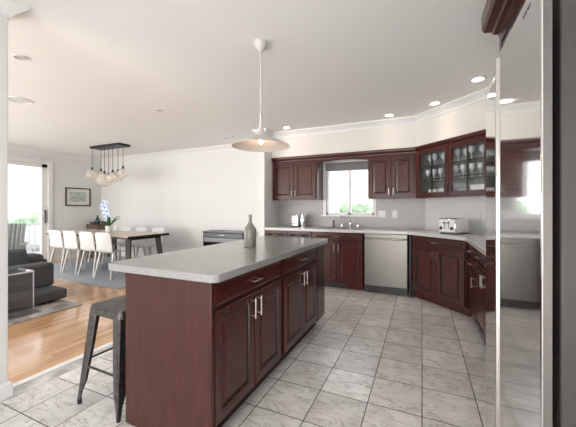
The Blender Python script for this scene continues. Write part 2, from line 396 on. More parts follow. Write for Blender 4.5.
b = BM(); wall_holes(b, 'y', -3.1, -3.0, -8.05, 1.2, 0, CEIL, []); struct('wall_rear', b, M['wall'])
b = BM(); box(b, -2.58, -2.475, -3, 1.04, 0, CEIL); struct('wall_pillar', b, M['wall'], bevel=.006)
# soffit above the wall cabinets
b = BM(); prism(b, [(-2.46, 4.78), (-.08, 4.78), (.75, 3.95), (.75, 2.3), (1.08, 2.3), (1.08, 4.08), (.05, 5.11), (-2.46, 5.11)], 2.125, CEIL)
struct('wall_soffit', b, M['soffit'])
# backsplash slabs
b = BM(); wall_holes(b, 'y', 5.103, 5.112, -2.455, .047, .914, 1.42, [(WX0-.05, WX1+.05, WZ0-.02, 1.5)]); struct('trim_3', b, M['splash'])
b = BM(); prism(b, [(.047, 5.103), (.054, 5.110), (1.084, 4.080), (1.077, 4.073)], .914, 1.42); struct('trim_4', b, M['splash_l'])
# cornices
CROWN = [(0, CEIL), (0, CEIL-.10), (.012, CEIL-.10), (.016, CEIL-.082), (.03, CEIL-.06), (.055, CEIL-.035), (.075, CEIL-.018), (.08, CEIL-.001), (.09, CEIL)]
def crown(name, path):
    b = BM(); sweep(b, path, CROWN); return struct(name, b, M['trim'])
crown('trim_5', [(-7.9, -3), (-7.9, 5.3), (-2.57, 5.3), (-2.57, 4.5), (-2.46, 4.5), (-2.46, 4.78), (-.08, 4.78), (.75, 3.95), (.75, 2.31)])
crown('trim_6', [(-2.475, -3), (-2.475, 1.04), (-2.58, 1.04), (-2.58, -3)])
BASE = [(0, 0), (.016, 0), (.016, .085), (.008, .10), (0, .10)]
b = BM(); sweep(b, [(-7.9, 4.13), (-7.9, 5.3), (-2.57, 5.3), (-2.57, 4.5), (-2.46, 4.5)], BASE); struct('baseboard_dining', b, M['trim'])
b = BM(); sweep(b, [(-2.58, -3), (-2.58, 1.04), (-2.475, 1.04), (-2.475, -3)], [(-d, z) for d, z in BASE]); 
struct('baseboard_pillar', b, M['trim'])

# kitchen window: one window, frames and panes
b = BM()
y0, y1 = 5.12, 5.20
box(b, WX0, WX0+.035, y0, y1, WZ0, WZ1); box(b, WX1-.035, WX1, y0, y1, WZ0, WZ1)
box(b, WX0, WX1, y0, y1, WZ0, WZ0+.04); box(b, WX0, WX1, y0, y1, WZ1-.04, WZ1)
xm = -1.135; box(b, xm-.022, xm+.022, y0, y1, WZ0, WZ1)
win = struct('window_1', b, M['trim'], bevel=.003)
for xa, xb in ((WX0+.035, xm-.022), (xm+.022, WX1-.035)):
    b = BM(); box(b, xa, xb, 5.158, 5.163, WZ0+.04, WZ1-.04); obj('window_pane', b, M['glass'], win)
b = BM()
box(b, WX0-.055, WX0, 5.095, 5.125, WZ0-.03, WZ1+.05); box(b, WX1, WX1+.03, 5.095, 5.125, WZ0-.03, WZ1+.05)
obj('window_casing', b, M['trim'], win, bevel=.003)
b = BM(); box(b, WX0-.08, WX1+.06, 5.06, 5.15, WZ0-.03, WZ0); obj('window_sill', b, M['trim'], win, bevel=.004)
# sliding glass door
b = BM()
X0, X1 = -8.0, -7.92
for ya, yb in ((1.0, 1.07), (2.47, 2.57), (3.93, 4.04)): box(b, X0, X1, ya, yb, 0, 2.25)
box(b, X0, X1, 1.0, 4.04, 2.17, 2.25); box(b, X0, X1, 1.0, 4.04, 0, .07)
sd = struct('door_1', b, M['trim'], bevel=.004)
for ya, yb in ((1.07, 2.47), (2.57, 3.93)):
    b = BM(); box(b, -7.965, -7.958, ya, yb, .07, 2.17); obj('door_pane', b, M['glass'], sd)
b = BM(); box(b, -7.915, -7.885, 3.985, 4.0, .9, 1.2); obj('door_handle', b, M['black_m'], sd, bevel=.003)
b = BM(); box(b, -7.9, -7.87, 4.04, 4.13, 0, 2.34); box(b, -7.9, -7.87, .91, 1.0, 0, 2.34); box(b, -7.9, -7.87, 1.0, 4.04, 2.25, 2.34)
obj('door_casing', b, M['trim'], sd, bevel=.004)

# ------------------------------------------------------------------ outside
b = BM(); box(b, -10.4, -8.05, -1, 6, -.25, -.05); struct('floor_balcony', b, M['deck'])
b = BM(); box(b, -200, 60, -60, 250, -6.2, -6); struct('floor_ground', b, M['ground'])
rail = thing('balcony_railing', 'white metal balcony railing with thin upright bars beyond the sliding door', 'railing', (-9.9, 3.4, -.22))
b = BM(); box(b, -.03, .03, -2.4, 2.5, 1.0, 1.05); obj('top_rail', b, M['rail'], rail, bevel=.004)
b = BM(); box(b, -.02, .02, -2.4, 2.5, .08, .12); obj('bottom_rail', b, M['rail'], rail)
bp = BM(); box(bp, -.009, .009, -.009, .009, .12, 1.0); pr = obj('baluster', bp, M['rail'], rail); pr.location = (0, -2.3, 0)
for i in range(1, 37):
    c = pr.copy(); COL.objects.link(c); c.parent = rail; c.location = (0, -2.3+i*.13, 0)
for yy in (-2.4, 0, 2.4):
    b = BM(); box(b, -.03, .03, yy-.03, yy+.03, 0, 1.05); obj('post', b, M['rail'], rail)
# balcony chair, slatted back leaning
dc = thing('balcony_chair', 'weathered grey timber balcony chair with tall leaning back outside the glass', 'chair', (-8.66, 3.68, -.05), .9); dc.scale = (.78, .78, .82)
b = BM()
for k in range(5):
    tube(b, [(-.2+.1*k, .15, .35), (-.2+.1*k, .42, 1.12)], [.048, .044], 4)
obj('backrest', b, M['deckchair'], dc)
b = BM(); 
for k in range(5): box(b, -.27, .27, -.3+.095*k, -.22+.095*k, .34, .365)
obj('seat', b, M['deckchair'], dc)
for s in (-1, 1):
    for yy in (-.26, .2):
        b = BM(); box(b, s*.27-.025, s*.27+.025, yy-.03, yy+.03, 0, .55 if yy < 0 else .6); obj('leg', b, M['deckchair'], dc)
    b = BM(); box(b, s*.3-.05, s*.3+.05, -.34, .3, .55, .575); obj('armrest', b, M['deckchair'], dc)
# trees
def tree(x, y, base, h, r, label, seed):
    rnd = random.Random(seed)
    t = thing('tree', label, 'tree', (x, y, base), 0, 'trees beyond the glass')
    b = BM(); tube(b, [(0,0,0), (.1,0,h*.45)], [.25, .15], 7); obj('trunk', b, M['bark'], t)
    b = BM()
    for k in range(16):
        a = rnd.uniform(0, 2*PI); q = rnd.uniform(0, r*.75); z = h*rnd.uniform(.45, .9)
        rr = r*rnd.uniform(.28, .5)
        vs = bmesh.ops.create_icosphere(b, subdivisions=2, radius=rr)['verts']
        for v in vs: v.co = v.co*rnd.uniform(.82, 1.15)+Vector((q*math.cos(a), q*math.sin(a), z))
    obj('foliage', b, M['tree'], t, smooth=True)
    return t
tr = [(-38, 10, 6.5, 3.4, 'leftmost of the broad green trees past the balcony rail'), (-36, 17.0, 6.5, 3.0, 'second broad green tree past the balcony rail'),
      (-40, 24.0, 6.8, 3.4, 'rightmost green tree past the balcony rail, by the door frame'), (-50, 18.5, 7.1, 3.4, 'farther green tree behind the trees past the balcony'),
      (-12.2, 34, 8.2, 2.5, 'small green tree low behind the left kitchen window pane'), (-7.4, 36, 8.3, 2.5, 'green tree low behind the window mullion'), (-3.4, 32, 8.1, 2.5, 'green tree low behind the right kitchen window pane')]
for i, (x, y, h, r, l) in enumerate(tr): tree(x, y, -6, h, r, l, i+3)
def house(x, y, w, d, h, rz, label):
    t = thing('house', label, 'house', (x, y, -6), rz, 'houses beyond the balcony')
    b = BM(); box(b, -w/2, w/2, -d/2, d/2, 0, h); obj('walls', b, M['house'], t)
    b = BM()
    pts = [(-w/2-.3, h), (w/2+.3, h), (w/2+.3, h+.1), (0, h+1.3), (-w/2-.3, h+.1)]
    A = [b.verts.new((px, -d/2-.3, pz)) for px, pz in pts]; B = [b.verts.new((px, d/2+.3, pz)) for px, pz in pts]
    b.faces.new(A); b.faces.new(B[::-1])
    for i in range(5): b.faces.new([A[i], A[(i+1)%5], B[(i+1)%5], B[i]])
    obj('roof', b, M['roof'], t)
    for k in (-.3, .3):
        b = BM(); box(b, w*k-.5, w*k+.5, d/2-.05, d/2+.03, h-2, h-.8); obj('window', b, M['glass'], t)
house(-27, 8.6, 5, 7, 4.6, PI/2, 'pale house with grey roof left beyond the balcony rail')
house(-28, 15, 5, 7, 4.5, PI/2, 'pale house with grey roof right beyond the balcony rail')

# ------------------------------------------------------------------ cabinet pieces
def panel(bm, x0, x1, z0, z1, fr=.055, t=.02, y=0.0):
    rings = [(0, t), (0, .003), (.003, 0), (fr, 0), (fr+.004, .009), (fr+.015, .009), (fr+.034, .001)]
    R = []
    for ins, dy in rings:
        R.append([bm.verts.new((px, y+dy, pz)) for px, pz in ((x0+ins, z0+ins), (x1-ins, z0+ins), (x1-ins, z1-ins), (x0+ins, z1-ins))])
    for k, (a, c) in enumerate(zip(R, R[1:])):
        for i in range(4):
            f = bm.faces.new([a[i], a[(i+1)%4], c[(i+1)%4], c[i]])
            if k in (3, 4): f.material_index = 1
    bm.faces.new(R[-1]); bm.faces.new(R[0][::-1])
def slab_front(bm, x0, x1, z0, z1, t=.02):
    R = []
    for ins, dy in ((0, t), (0, .008), (.006, .004), (.016, 0)):
        R.append([bm.verts.new((px, dy, pz)) for px, pz in ((x0+ins, z0+ins), (x1-ins, z0+ins), (x1-ins, z1-ins), (x0+ins, z1-ins))])
    for a, c in zip(R, R[1:]):
        for i in range(4): bm.faces.new([a[i], a[(i+1)%4], c[(i+1)%4], c[i]])
    bm.faces.new(R[-1]); bm.faces.new(R[0][::-1])
def front(kind, parent, x0, x1, z0, z1, hx=None, hz=None, horiz=False, hl=.10, fr=None, hmat=None, slab=False):
    """door or drawer front, its pull a sub-part; local x along the cabinet, front facing -y"""
    w, h = x1-x0, z1-z0
    if fr is None: fr = min(.055, h*.18, w*.18)
    b = BM()
    if slab: slab_front(b, -w/2, w/2, -h/2, h/2)
    else: panel(b, -w/2, w/2, -h/2, h/2, fr)
    o = obj(kind, b, [M['cherry_h'] if horiz else M['cherry'], M['glaze']], parent)
    o.location = ((x0+x1)/2, 0, (z0+z1)/2)
    if hx is not None: pull(o, hx-(x0+x1)/2, hz-(z0+z1)/2, horiz, hl, hmat)
    return o
def pull(parent, x, z, horiz, L=.10, hmat=None):
    b = BM()
    if horiz:
        tube(b, [(-L/2, -.028, 0), (L/2, -.028, 0)], .005, 8)
        for s in (-1, 1): tube(b, [(s*L*.38, 0, 0), (s*L*.38, -.028, 0)], .004, 6)
    else:
        tube(b, [(0, -.028, -L/2), (0, -.028, L/2)], .005, 8)
        for s in (-1, 1): tube(b, [(0, 0, s*L*.38), (0, -.028, s*L*.38)], .004, 6)
    p = obj('handle', b, hmat or M['nickel'], parent, smooth=True); p.location = (x, 0, z)
    return p
def base_cab(label, loc, rz, w, depth, drawer=True, doors=2, toe=.10, toe_set=.06, top=.872, dz=.745, extra=None, side_l=False, side_r=False):
    t = thing('base_cabinet', label, 'cabinet', loc, rz)
    b = BM(); box(b, 0, w, .021, depth, toe, top); obj('cabinet_body', b, M['cherry'], t)
    b = BM(); box(b, 0, w, .021+toe_set, depth, 0, toe); obj('toe_kick', b, M['cherry'], t)
    m = .018
    if extra == 'drawers2':
        front('drawer', t, m, w-m, .725, .855, w/2, .79, True); front('drawer', t, m, w-m, .61, .715, w/2, .66, True); dtop = .60
    elif drawer:
        nd = 2 if drawer == 2 else 1
        for k in range(nd):
            a = m+(w-2*m+.008)*k/nd; c = m+(w-2*m+.008)*(k+1)/nd-.008
            front('drawer', t, a, c, dz, .857, (a+c)/2, (dz+.857)/2, True)
        dtop = dz-.018
    else: dtop = .857
    for k in range(doors):
        a = m+(w-2*m+.006)*k/doors; c = m+(w-2*m+.006)*(k+1)/doors-.006
        hx = (c-.03) if k % 2 == 0 else (a+.03)
        front('door', t, a, c, toe+.02, dtop, hx, dtop-.09)
    return t
def upper_cab(label, loc, rz, w, z0, z1, depth, doors=2):
    t = thing('wall_cabinet', label, 'cabinet', loc, rz)
    b = BM(); box(b, 0, w, .021, depth, z0, z1); obj('cabinet_body', b, M['cherry'], t)
    m = .02
    for k in range(doors):
        a = m+(w-2*m+.006)*k/doors; c = m+(w-2*m+.006)*(k+1)/doors-.006
        hx = (c-.03) if k % 2 == 0 else (a+.03)
        front('door', t, a, c, z0+.02, z1-.07, hx, z0+.11)
    return t
def counter(bm, pts, z0=.872, z1=.914): prism(bm, pts, z0, z1)
def rounded(x0, x1, y0, y1, r, n=6):
    P = []
    for cx, cy, a0 in ((x1-r, y0+r, -PI/2), (x1-r, y1-r, 0), (x0+r, y1-r, PI/2), (x0+r, y0+r, PI)):
        for i in range(n+1): P.append((cx+r*math.cos(a0+PI/2*i/n), cy+r*math.sin(a0+PI/2*i/n)))
    return P

# ------------------------------------------------------------------ island
ic = thing('kitchen_island', 'cherry red kitchen island with four panelled doors and a grey slab top', 'island', (-.945, 1.19, 0), PI/2)
D, L = .615, 1.87        # local x = world +y, local y = world -x
b = BM(); box(b, .02, L, .021, D, .115, .872); obj('cabinet_body', b, M['cherry_panel'], ic)
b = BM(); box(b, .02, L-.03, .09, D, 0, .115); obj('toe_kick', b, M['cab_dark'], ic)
b = BM(); box(b, 0, .02, 0, D, 0, .872); box(b, -.004, .0, 0, .03, 0, .872); obj('end_panel', b, M['cherry_panel'], ic, bevel=.002)
b = BM(); box(b, 1.635, L, .0, .021, .115, .872); obj('filler_panel', b, M['cherry'], ic)
for a, c in ((.03, .80), (.85, 1.62)):
    front('drawer', ic, a, c, .735, .857, (a+c)/2, .796, True, .10, slab=True)
    mid = (a+c)/2
    front('door', ic, a, mid-.004, .135, .715, mid-.035, .63, hl=.12)
    front('door', ic, mid+.004, c, .135, .715, mid+.035, .63, hl=.12)
b = BM(); prism(b, [(y-1.19, -(x+.945)) for x, y in rounded(-1.705, -.902, 1.165, 3.075, .045)], .872, .914)
obj('countertop', b, M['quartz'], ic, bevel=.004)

# ------------------------------------------------------------------ perimeter base cabinets
FY = 4.49
base_cab('cherry base cabinet with two drawers at the left end, behind the island', (-2.455, FY, 0), 0, .86, .61, drawer=2)
base_cab('cherry sink cabinet with two panelled doors left of the dishwasher', (-1.59, FY, 0), 0, .785, .61)
dg = base_cab('cherry corner base cabinet set at an angle beneath the toaster', (-.125, FY-.018, 0), -PI/4, .81, .44)
base_cab('cherry base cabinet with two shallow drawers beside the angled corner cabinet', (.468, 3.86, 0), -PI/2, .50, .60, extra='drawers2', doors=1)
base_cab('cherry base cabinet right of the shallow drawers, partly hidden by the refrigerator', (.468, 3.355, 0), -PI/2, .95, .60, drawer=2)
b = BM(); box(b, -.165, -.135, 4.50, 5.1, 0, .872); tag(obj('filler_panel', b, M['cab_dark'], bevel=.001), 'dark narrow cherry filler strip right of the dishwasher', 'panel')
ct = BM(); counter(ct, [(-2.457, 4.46), (-.15, 4.46), (.44, 3.87), (.44, 2.32), (1.07, 2.32), (1.07, 4.07), (.04, 5.10), (-2.457, 5.10)])
tag(obj('countertop', ct, M['quartz_w'], bevel=.004), 'pale grey countertop running below the window and around the angled corner', 'countertop')
# sink rim
b = BM(); prism(b, rounded(-1.50, -.86, 4.55, 4.95, .06), .9145, .918)
tag(obj('sink', b, M['steel'], bevel=.001), 'stainless steel sink set in the counter below the window', 'sink')
# dishwasher
dw = thing('dishwasher', 'stainless steel dishwasher between the sink cabinet and corner cabinet', 'dishwasher', (-.785, FY-.012, 0), 0)
b = BM(); box(b, .01, .60, .03, .58, .02, .868); obj('tub', b, M['black'], dw)
b = BM(); box(b, .012, .598, 0, .032, .115, .80); obj('door', b, M['steel'], dw, bevel=.004)
b = BM(); box(b, .012, .598, .0, .032, .806, .866); obj('control_panel', b, M['steel'], dw, bevel=.004)
b = BM(); tube(b, [(.03, -.035, .795), (.58, -.035, .795)], .009, 10)
for q in (.05, .56): tube(b, [(q, 0, .795), (q, -.035, .795)], .007, 8)
obj('handle', b, M['nickel'], dw, smooth=True)
b = BM(); box(b, .012, .598, .05, .08, 0, .11); obj('kick_plate', b, M['black'], dw)
b = BM(); box(b, -1.45, -1.05, 4.562, 4.568, .02, .075)
tag(obj('floor_vent', b, M['black_m']), 'dark vent grille in the toe kick below the sink cabinet', 'vent')

# ------------------------------------------------------------------ wall cabinets
UZ0, UZ1 = 1.385, 2.10
upper_cab('cherry wall cabinet with two doors left of the window', (-2.455, 4.78, 0), 0, .845, UZ0, UZ1, .32)
upper_cab('cherry wall cabinet with two doors right of the window', (-.775, 4.78, 0), 0, .695, UZ0, UZ1, .32)
# valance with arched lower edge
b = BM()
va = [(-1.61+.835*i/16) for i in range(17)]
A = [(x, 2.10) for x in va[::-1]]
Bq = [(x, 2.0+.028*(1-((x+1.1925)/.4175)**2)) for x in va]
pts = Bq+A
f0 = [b.verts.new((x, 4.785, z)) for x, z in pts]; f1 = [b.verts.new((x, 4.805, z)) for x, z in pts]
b.faces.new(f0); b.faces.new(f1[::-1])
for i in range(len(pts)): b.faces.new([f0[i], f0[(i+1)%len(pts)], f1[(i+1)%len(pts)], f1[i]])
tag(obj('window_valance', b, M['cherry_h']), 'arched cherry valance board bridging the wall cabinets over the window', 'valance')
b = BM(); sweep(b, [(-2.458, 4.79), (-.077, 4.79), (.742, 3.971)], [(0, 2.055), (.006, 2.055), (.008, 2.075), (.03, 2.10), (.036, 2.125), (.036, 2.135), (0, 2.135)])
tag(obj('crown_molding', b, M['cherry_h']), 'dark cherry crown moulding along the tops of the wall cabinets', 'moulding')
# roller blind
bl = thing('roller_blind', 'grey roller blind rolled up at the top of the kitchen window', 'blind', (-1.135, 5.06, 1.93))
b = BM(); tube(b, [(-.40, 0, .06), (.40, 0, .06)], .032, 12); obj('roll', b, M['blind'], bl, smooth=True)
b = BM(); box(b, -.40, .40, -.034, -.030, -.05, .06); obj('fabric', b, M['blind'], bl)
b = BM(); box(b, -.40, .40, -.04, -.024, -.062, -.048); obj('bottom_bar', b, M['nickel'], bl)

# glazed corner cabinet
gw = 1.17; rt = math.sqrt(.5)
gc = thing('glass_cabinet', 'cherry corner wall cabinet with glazed muntin doors showing stemware', 'cabinet', (-.08, 4.78, 0), -PI/4)
b = BM()
pen = [(0, .021), (-.205, .226), (-.128, .303), (gw-.018, .303), (gw-.018, .021)]
prism(b, pen, UZ0, UZ0+.02); prism(b, pen, UZ1-.02, UZ1)
pin = [(.012, .026), (-.183, .221), (-.122, .289), (gw-.03, .289), (gw-.03, .026)]
lo = []
for k in range(4):
    q = [pen[k], pen[k+1], pin[k+1], pin[k]]
    n0 = len(b.faces); prism(b, q, UZ0+.02, UZ1-.02)
    b.faces.ensure_lookup_table()
    for f in list(b.faces)[n0:]: f.material_index = 1
box(b, gw-.018, gw, .021, .303, UZ0, UZ1)
obj('cabinet_body', b, [M['cherry'], M['cab_in']], gc)
b = BM(); box(b, 0, .03, 0, .021, UZ0, UZ1); box(b, .03, gw, 0, .021, UZ1-.05, UZ1); box(b, .03, gw, 0, .021, UZ0, UZ0+.022); box(b, 1.10, gw, 0, .021, UZ0+.022, UZ1-.05)
obj('face_frame', b, M['cherry'], gc)
SH = [UZ0+.02, UZ0+.235, UZ0+.445]
for z in SH[1:]:
    b = BM(); box(b, .02, gw-.02, .05, .295, z-.006, z); obj('shelf', b, M['cab_glass'], gc)
for k, (xa, xb) in enumerate(((.032, .563), (.569, 1.10))):
    w = xb-xa; za, zb = UZ0+.018, UZ1-.045; fr = .052
    b = BM()
    box(b, xa, xa+fr, -.02, 0, za, zb); box(b, xb-fr, xb, -.02, 0, za, zb); box(b, xa+fr, xb-fr, -.02, 0, za, za+fr); box(b, xa+fr, xb-fr, -.02, 0, zb-fr, zb)
    xm = (xa+xb)/2
    d = obj('door', b, M['cherry'], gc, bevel=.003)
    b = BM(); box(b, xm-.006, xm+.006, -.018, -.004, za+fr, zb-fr)
    hh = (zb-za-2*fr)/3
    for q in (1, 2): box(b, xa+fr, xb-fr, -.017, -.005, za+fr+hh*q-.006, za+fr+hh*q+.006)
    obj('muntin', b, M['glaze'], d)
    b = BM(); box(b, xa+fr, xb-fr, -.008, -.006, za+fr, zb-fr); obj('pane', b, M['cab_glass'], d)
    pl = pull(d, (xb-.03) if k == 0 else (xa+.03), za+.09, False, .11, M['black_m']); pl.location.y = -.02
# glasses and crockery in it
def cab_pt(lx, ly, z):
    return (-.08+lx*rt+ly*rt, 4.78-lx*rt+ly*rt, z)
def wineglass():
    b = BM(); lathe(b, [(.03, 0), (.030, .002), (.005, .008), (.004, .075), (.015, .088), (.034, .115), (.036, .14), (.030, .17), (.028, .17), (.033, .14), (.031, .117), (.01, .092)], 14)
    return b
wg = obj('wine_glass', wineglass(), M['stem'], smooth=True); first = True
names = ['bottom', 'middle', 'top']
for si in (1, 2):
    for k in range(9):
        lx = .12+.113*k+random.uniform(-.01, .01)
        side = 'left' if lx < .566 else 'right'
        o = wg if first else wg.copy()
        if not first: COL.objects.link(o)
        first = False
        p = cab_pt(lx, random.choice((.11, .15)), SH[si]+.001)
        o.scale = (1, 1, .95+.1*random.random())
        tag(o, 'clear stemmed glass on the %s shelf of the corner cabinet, behind its %s glazed door' % (names[si], side), 'glass', 'stemware on the %s shelf behind the %s door' % (names[si], side), p)
b = BM(); lathe(b, [(.05, 0), (.055, .004), (.085, .05), (.09, .10), (.086, .10), (.08, .05), (.05, .008)], 20)
bowl = obj('serving_bowl', b, M['white_pl'], smooth=True)
tag(bowl, 'white serving bowl on the bottom shelf of the corner cabinet, left door', 'bowl', None, cab_pt(.20, .15, SH[0]+.001))
b = BM(); box(b, -.09, .09, -.06, .06, 0, .11); o = obj('storage_box', b, M['white_pl'], bevel=.01); tag(o, 'white box on the bottom shelf behind the left glazed door', 'box', None, cab_pt(.40, .15, SH[0]+.001), -PI/4)
b = BM()
for k in range(7): lathe(b, [(.05, .012*k), (.1, .012*k+.008), (.1, .012*k+.011)], 24)
tag(obj('plate_stack', b, M['white_pl'], smooth=True), 'stack of white plates on the bottom shelf behind the right glazed door', 'plates', None, cab_pt(.66, .16, SH[0]+.001))
b = BM(); box(b, -.1, .1, -.05, .05, 0, .12); tag(obj('storage_box', b, M['white_pl'], bevel=.01), 'white box on the bottom shelf at the right, beside the plates', 'box', None, cab_pt(.88, .15, SH[0]+.001), -PI/4)

# ------------------------------------------------------------------ refrigerator
TOP = 1.78
fr_ = thing('refrigerator', 'tall stainless steel side-by-side refrigerator at the right edge', 'refrigerator', (.246, .85, 0))
b = BM(); box(b, .034, .80, .0, .445, .03, TOP-.02); box(b, .082, .80, .445, .935, .03, TOP-.02); obj('cabinet_body', b, M['fridge_side'], fr_, bevel=.004)
b = BM(); box(b, .021, .036, .2, .43, .05, TOP-.03); obj('gasket', b, M['black'], fr_)
b = BM(); box(b, .0, .022, .0, .432, .06, TOP); d1 = obj('door', b, M['steel_door'], fr_, bevel=.006, seg=4)
b = BM(); box(b, .003, .019, -.0012, .0, .08, TOP-.01); obj('edge_trim', b, M['steel_edge'], d1)
b = BM(); box(b, -.007, .002, .420, .430, .07, TOP-.01); obj('handle', b, M['nickel'], d1, bevel=.003, seg=3)
# far door, standing slightly ajar on its far hinge
b = BM(); box(b, -.014, .014, -.485, 0, .06, TOP); d2 = obj('door', b, M['steel_door'], fr_, bevel=.010, seg=4)
d2.location = (.060, .925, 0); d2.rotation_euler = (0, 0, -math.radians(3.6))
for q in (.1, .84):
    b = BM(); box(b, .10, .18, q-.03, q+.03, 0, .03); obj('foot', b, M['black'], fr_)
# badge: small illegible script near the upper edge of the near door
b = BM()
for k in range(9): box(b, -.0008, .0, .075+.007*k, .0775+.007*k, TOP-.037-.002*(k % 3), TOP-.034+.001*(k % 2))
obj('badge', b, M['black_m'], d1)
# tall side panel + cabinet over the refrigerator
b = BM(); box(b, .47, 1.07, 2.285, 2.305, 0, 2.30); sp_ = obj('side_panel', b, M['cherry'], bevel=.001)
oc = thing('over_fridge_cabinet', 'cherry cabinet with crown moulding above the refrigerator', 'cabinet', (.444, 2.283, 0), -PI/2)
b = BM(); box(b, 0, 1.50, .021, .62, 1.84, 2.40); obj('cabinet_body', b, M['cherry'], oc)
for k in range(3):
    a = .02+.49*k; front('door', oc, a, a+.475, 1.86, 2.32, (a+.44) if k != 1 else (a+.44), 1.98, hmat=M['bronze'], hl=.13)
b = BM(); sweep(b, [(.465, 2.283), (.465, .78)], [(0, 2.33), (.02, 2.325), (.024, 2.342), (.05, 2.346), (.058, 2.362), (.10, 2.368), (.112, 2.39), (.115, 2.47), (0, 2.47)])
cm = obj('crown_molding', b, M['cherry_h'], None)
for cm in (cm, sp_):
    cm.parent = oc; cm.matrix_parent_inverse = (Matrix.Translation((.444, 2.283, 0)) @ Matrix.Rotation(-PI/2, 4, 'Z')).inverted()

# ------------------------------------------------------------------ ceiling fixtures
def downlight(loc, label, power=7):
    t = thing('recessed_light', label, 'light', loc, 0, 'recessed lights in the kitchen ceiling')
    b = BM(); lathe(b, [(.075, -.004), (.078, -.001), (.055, -.001), (.052, -.006), (.062, -.008), (.072, -.007)], 28, capb=False, capt=False); obj('trim_ring', b, M['trim'], t, smooth=True)
    b = BM(); lathe(b, [(.001, -.003), (.054, -.003)], 28, capb=True, capt=False); obj('lens', b, M['lamp_on'], t)
    l = bpy.data.lights.new('recessed_light_lamp', 'SPOT'); l.energy = power; l.color = (1, .86, .70); l.spot_size = 1.6; l.spot_blend = 1.0; l.shadow_soft_size = .05
    lo = bpy.data.objects.new('recessed_light_lamp', l); COL.objects.link(lo); lo.parent = t; lo.location = (0, 0, -.02)
    return t
downlight((.53, 3.64, CEIL), 'lit recessed ceiling light nearest the refrigerator')
downlight((.15, 4.25, CEIL), 'lit recessed ceiling light in front of the glazed corner cabinet')
downlight((-.43, 4.52, CEIL), 'lit recessed ceiling light right of the kitchen window')
downlight((-2.05, 4.52, CEIL), 'lit recessed ceiling light left of the window, beside the pendant lamp')
downlight((.1, 1.2, CEIL), 'unseen lit recessed ceiling light near the camera, above the kitchen floor', 22)  # this and the next lamp are unseen, stronger than those in view
downlight((-1.0, -.8, CEIL), 'unseen lit recessed ceiling light behind the camera', 22)
def roundgrille(loc, r, label, name='ceiling_speaker', cat='speaker'):
    t = thing(name, label, cat, loc)
    b = BM(); lathe(b, [(r, -.001), (r*.98, -.008), (r*.88, -.01), (r*.86, -.004)], 32, capb=False, capt=False); obj('trim_ring', b, M['trim'], t, smooth=True)
    b = BM(); lathe(b, [(.001, -.005), (r*.87, -.004)], 32, capb=True, capt=False); obj('grille', b, M['grille'] if cat != 'speaker' else M['white_pl'], t)
roundgrille((-4.55, 2.02, CEIL), .13, 'round white ceiling speaker at the left, above the living room')
roundgrille((-3.34, 4.70, CEIL), .13, 'round ceiling speaker just left of the pendant lamp')
roundgrille((-3.25, 1.453, CEIL), .055, 'small unlit recessed ceiling spot at the far left', 'recessed_spot', 'light')
roundgrille((-3.265, 3.01, CEIL), .05, 'small round ceiling spot above the dining side, unlit', 'recessed_spot', 'light')

# pendant over island
pd = thing('pendant_lamp', 'white trumpet shaped pendant lamp with lit warm bulb above the island', 'lamp', (-1.185, 2.11, 0))
b = BM(); lathe(b, [(.0, CEIL), (.050, CEIL), (.055, CEIL-.02), (.052, CEIL-.038), (.034, CEIL-.062), (.011, CEIL-.088), (.006, CEIL-.09)], 28, capb=False, capt=False); obj('canopy', b, M['lamp_w'], pd, smooth=True)
b = BM(); tube(b, [(0, 0, 2.03), (0, 0, CEIL-.08)], .0075, 10); obj('stem', b, M['lamp_w'], pd, smooth=True)
b = BM()
RZ = 1.765
prof = [(.009, 2.04), (.0095, 1.99), (.012, 1.95), (.017, 1.915), (.026, 1.885), (.042, 1.858), (.066, 1.838), (.10, 1.822), (.14, 1.808), (.18, 1.792), (.21, 1.777), (.228, RZ)]
inn = [(r-.001, z-.004) for r, z in prof[5:]][::-1]
prof = [(r*1.02, z-.028) for r, z in prof]; inn = [(r*1.02, z-.028) for r, z in inn]
lathe(b, prof+[(.234, RZ-.031)]+inn, 48, capb=False, capt=False); obj('shade', b, M['lamp_w'], pd, smooth=True)
b = BM(); lathe(b, [(.040, 1.824), (.018, 1.812), (.018, 1.787)], 20, capb=False, capt=True); obj('socket', b, M['lamp_w'], pd)
b = BM(); sphere(b, (0, 0, 1.772), .019, 16, 10); obj('bulb', b, M['bulb_on'], pd, smooth=True)
l = bpy.data.lights.new('pendant_bulb_lamp', 'POINT'); l.energy = .9; l.color = (1, .62, .38); l.shadow_soft_size = .03
lo = bpy.data.objects.new('pendant_bulb_lamp', l); COL.objects.link(lo); lo.parent = pd; lo.location = (0, 0, 1.745)

# chandelier
ch = thing('chandelier', 'dining chandelier with clear glass globes on cords from a black bar', 'chandelier', (-6.10, 4.28, CEIL))
b = BM(); box(b, -.47, .47, -.13, .13, -.045, 0); obj('ceiling_plate', b, M['black_m'], ch, bevel=.004)
gl = [(-.46, -.08, .61, .115), (-.40, .08, .62, .11), (-.05, -.08, .74, .145), (-.15, .08, .71, .10), (.21, -.08, .70, .11), (.15, .08, .66, .11), (.36, .04, .60, .10)]
for x, y, dz, r in gl:
    b = BM(); tube(b, [(x, y, -.04), (x, y, -dz+r+.03)], .0045, 6); cdp = obj('cord', b, M['black'], ch)
    b = BM(); lathe(b, [(.02, r-.012), (.022, r+.02), (.018, r+.045), (.006, r+.055)], 12, (x, y, -dz)); obj('socket', b, M['black'], cdp)
    b = BM(); sphere(b, (x, y, -dz), r, 24, 14); obj('glass_globe', b, M['globe'], ch, smooth=True)
    b = BM(); sphere(b, (x, y, -dz+r*.35), .024, 10, 8, (1, 1, 1.5)); obj('bulb', b, M['globe'], ch, smooth=True)

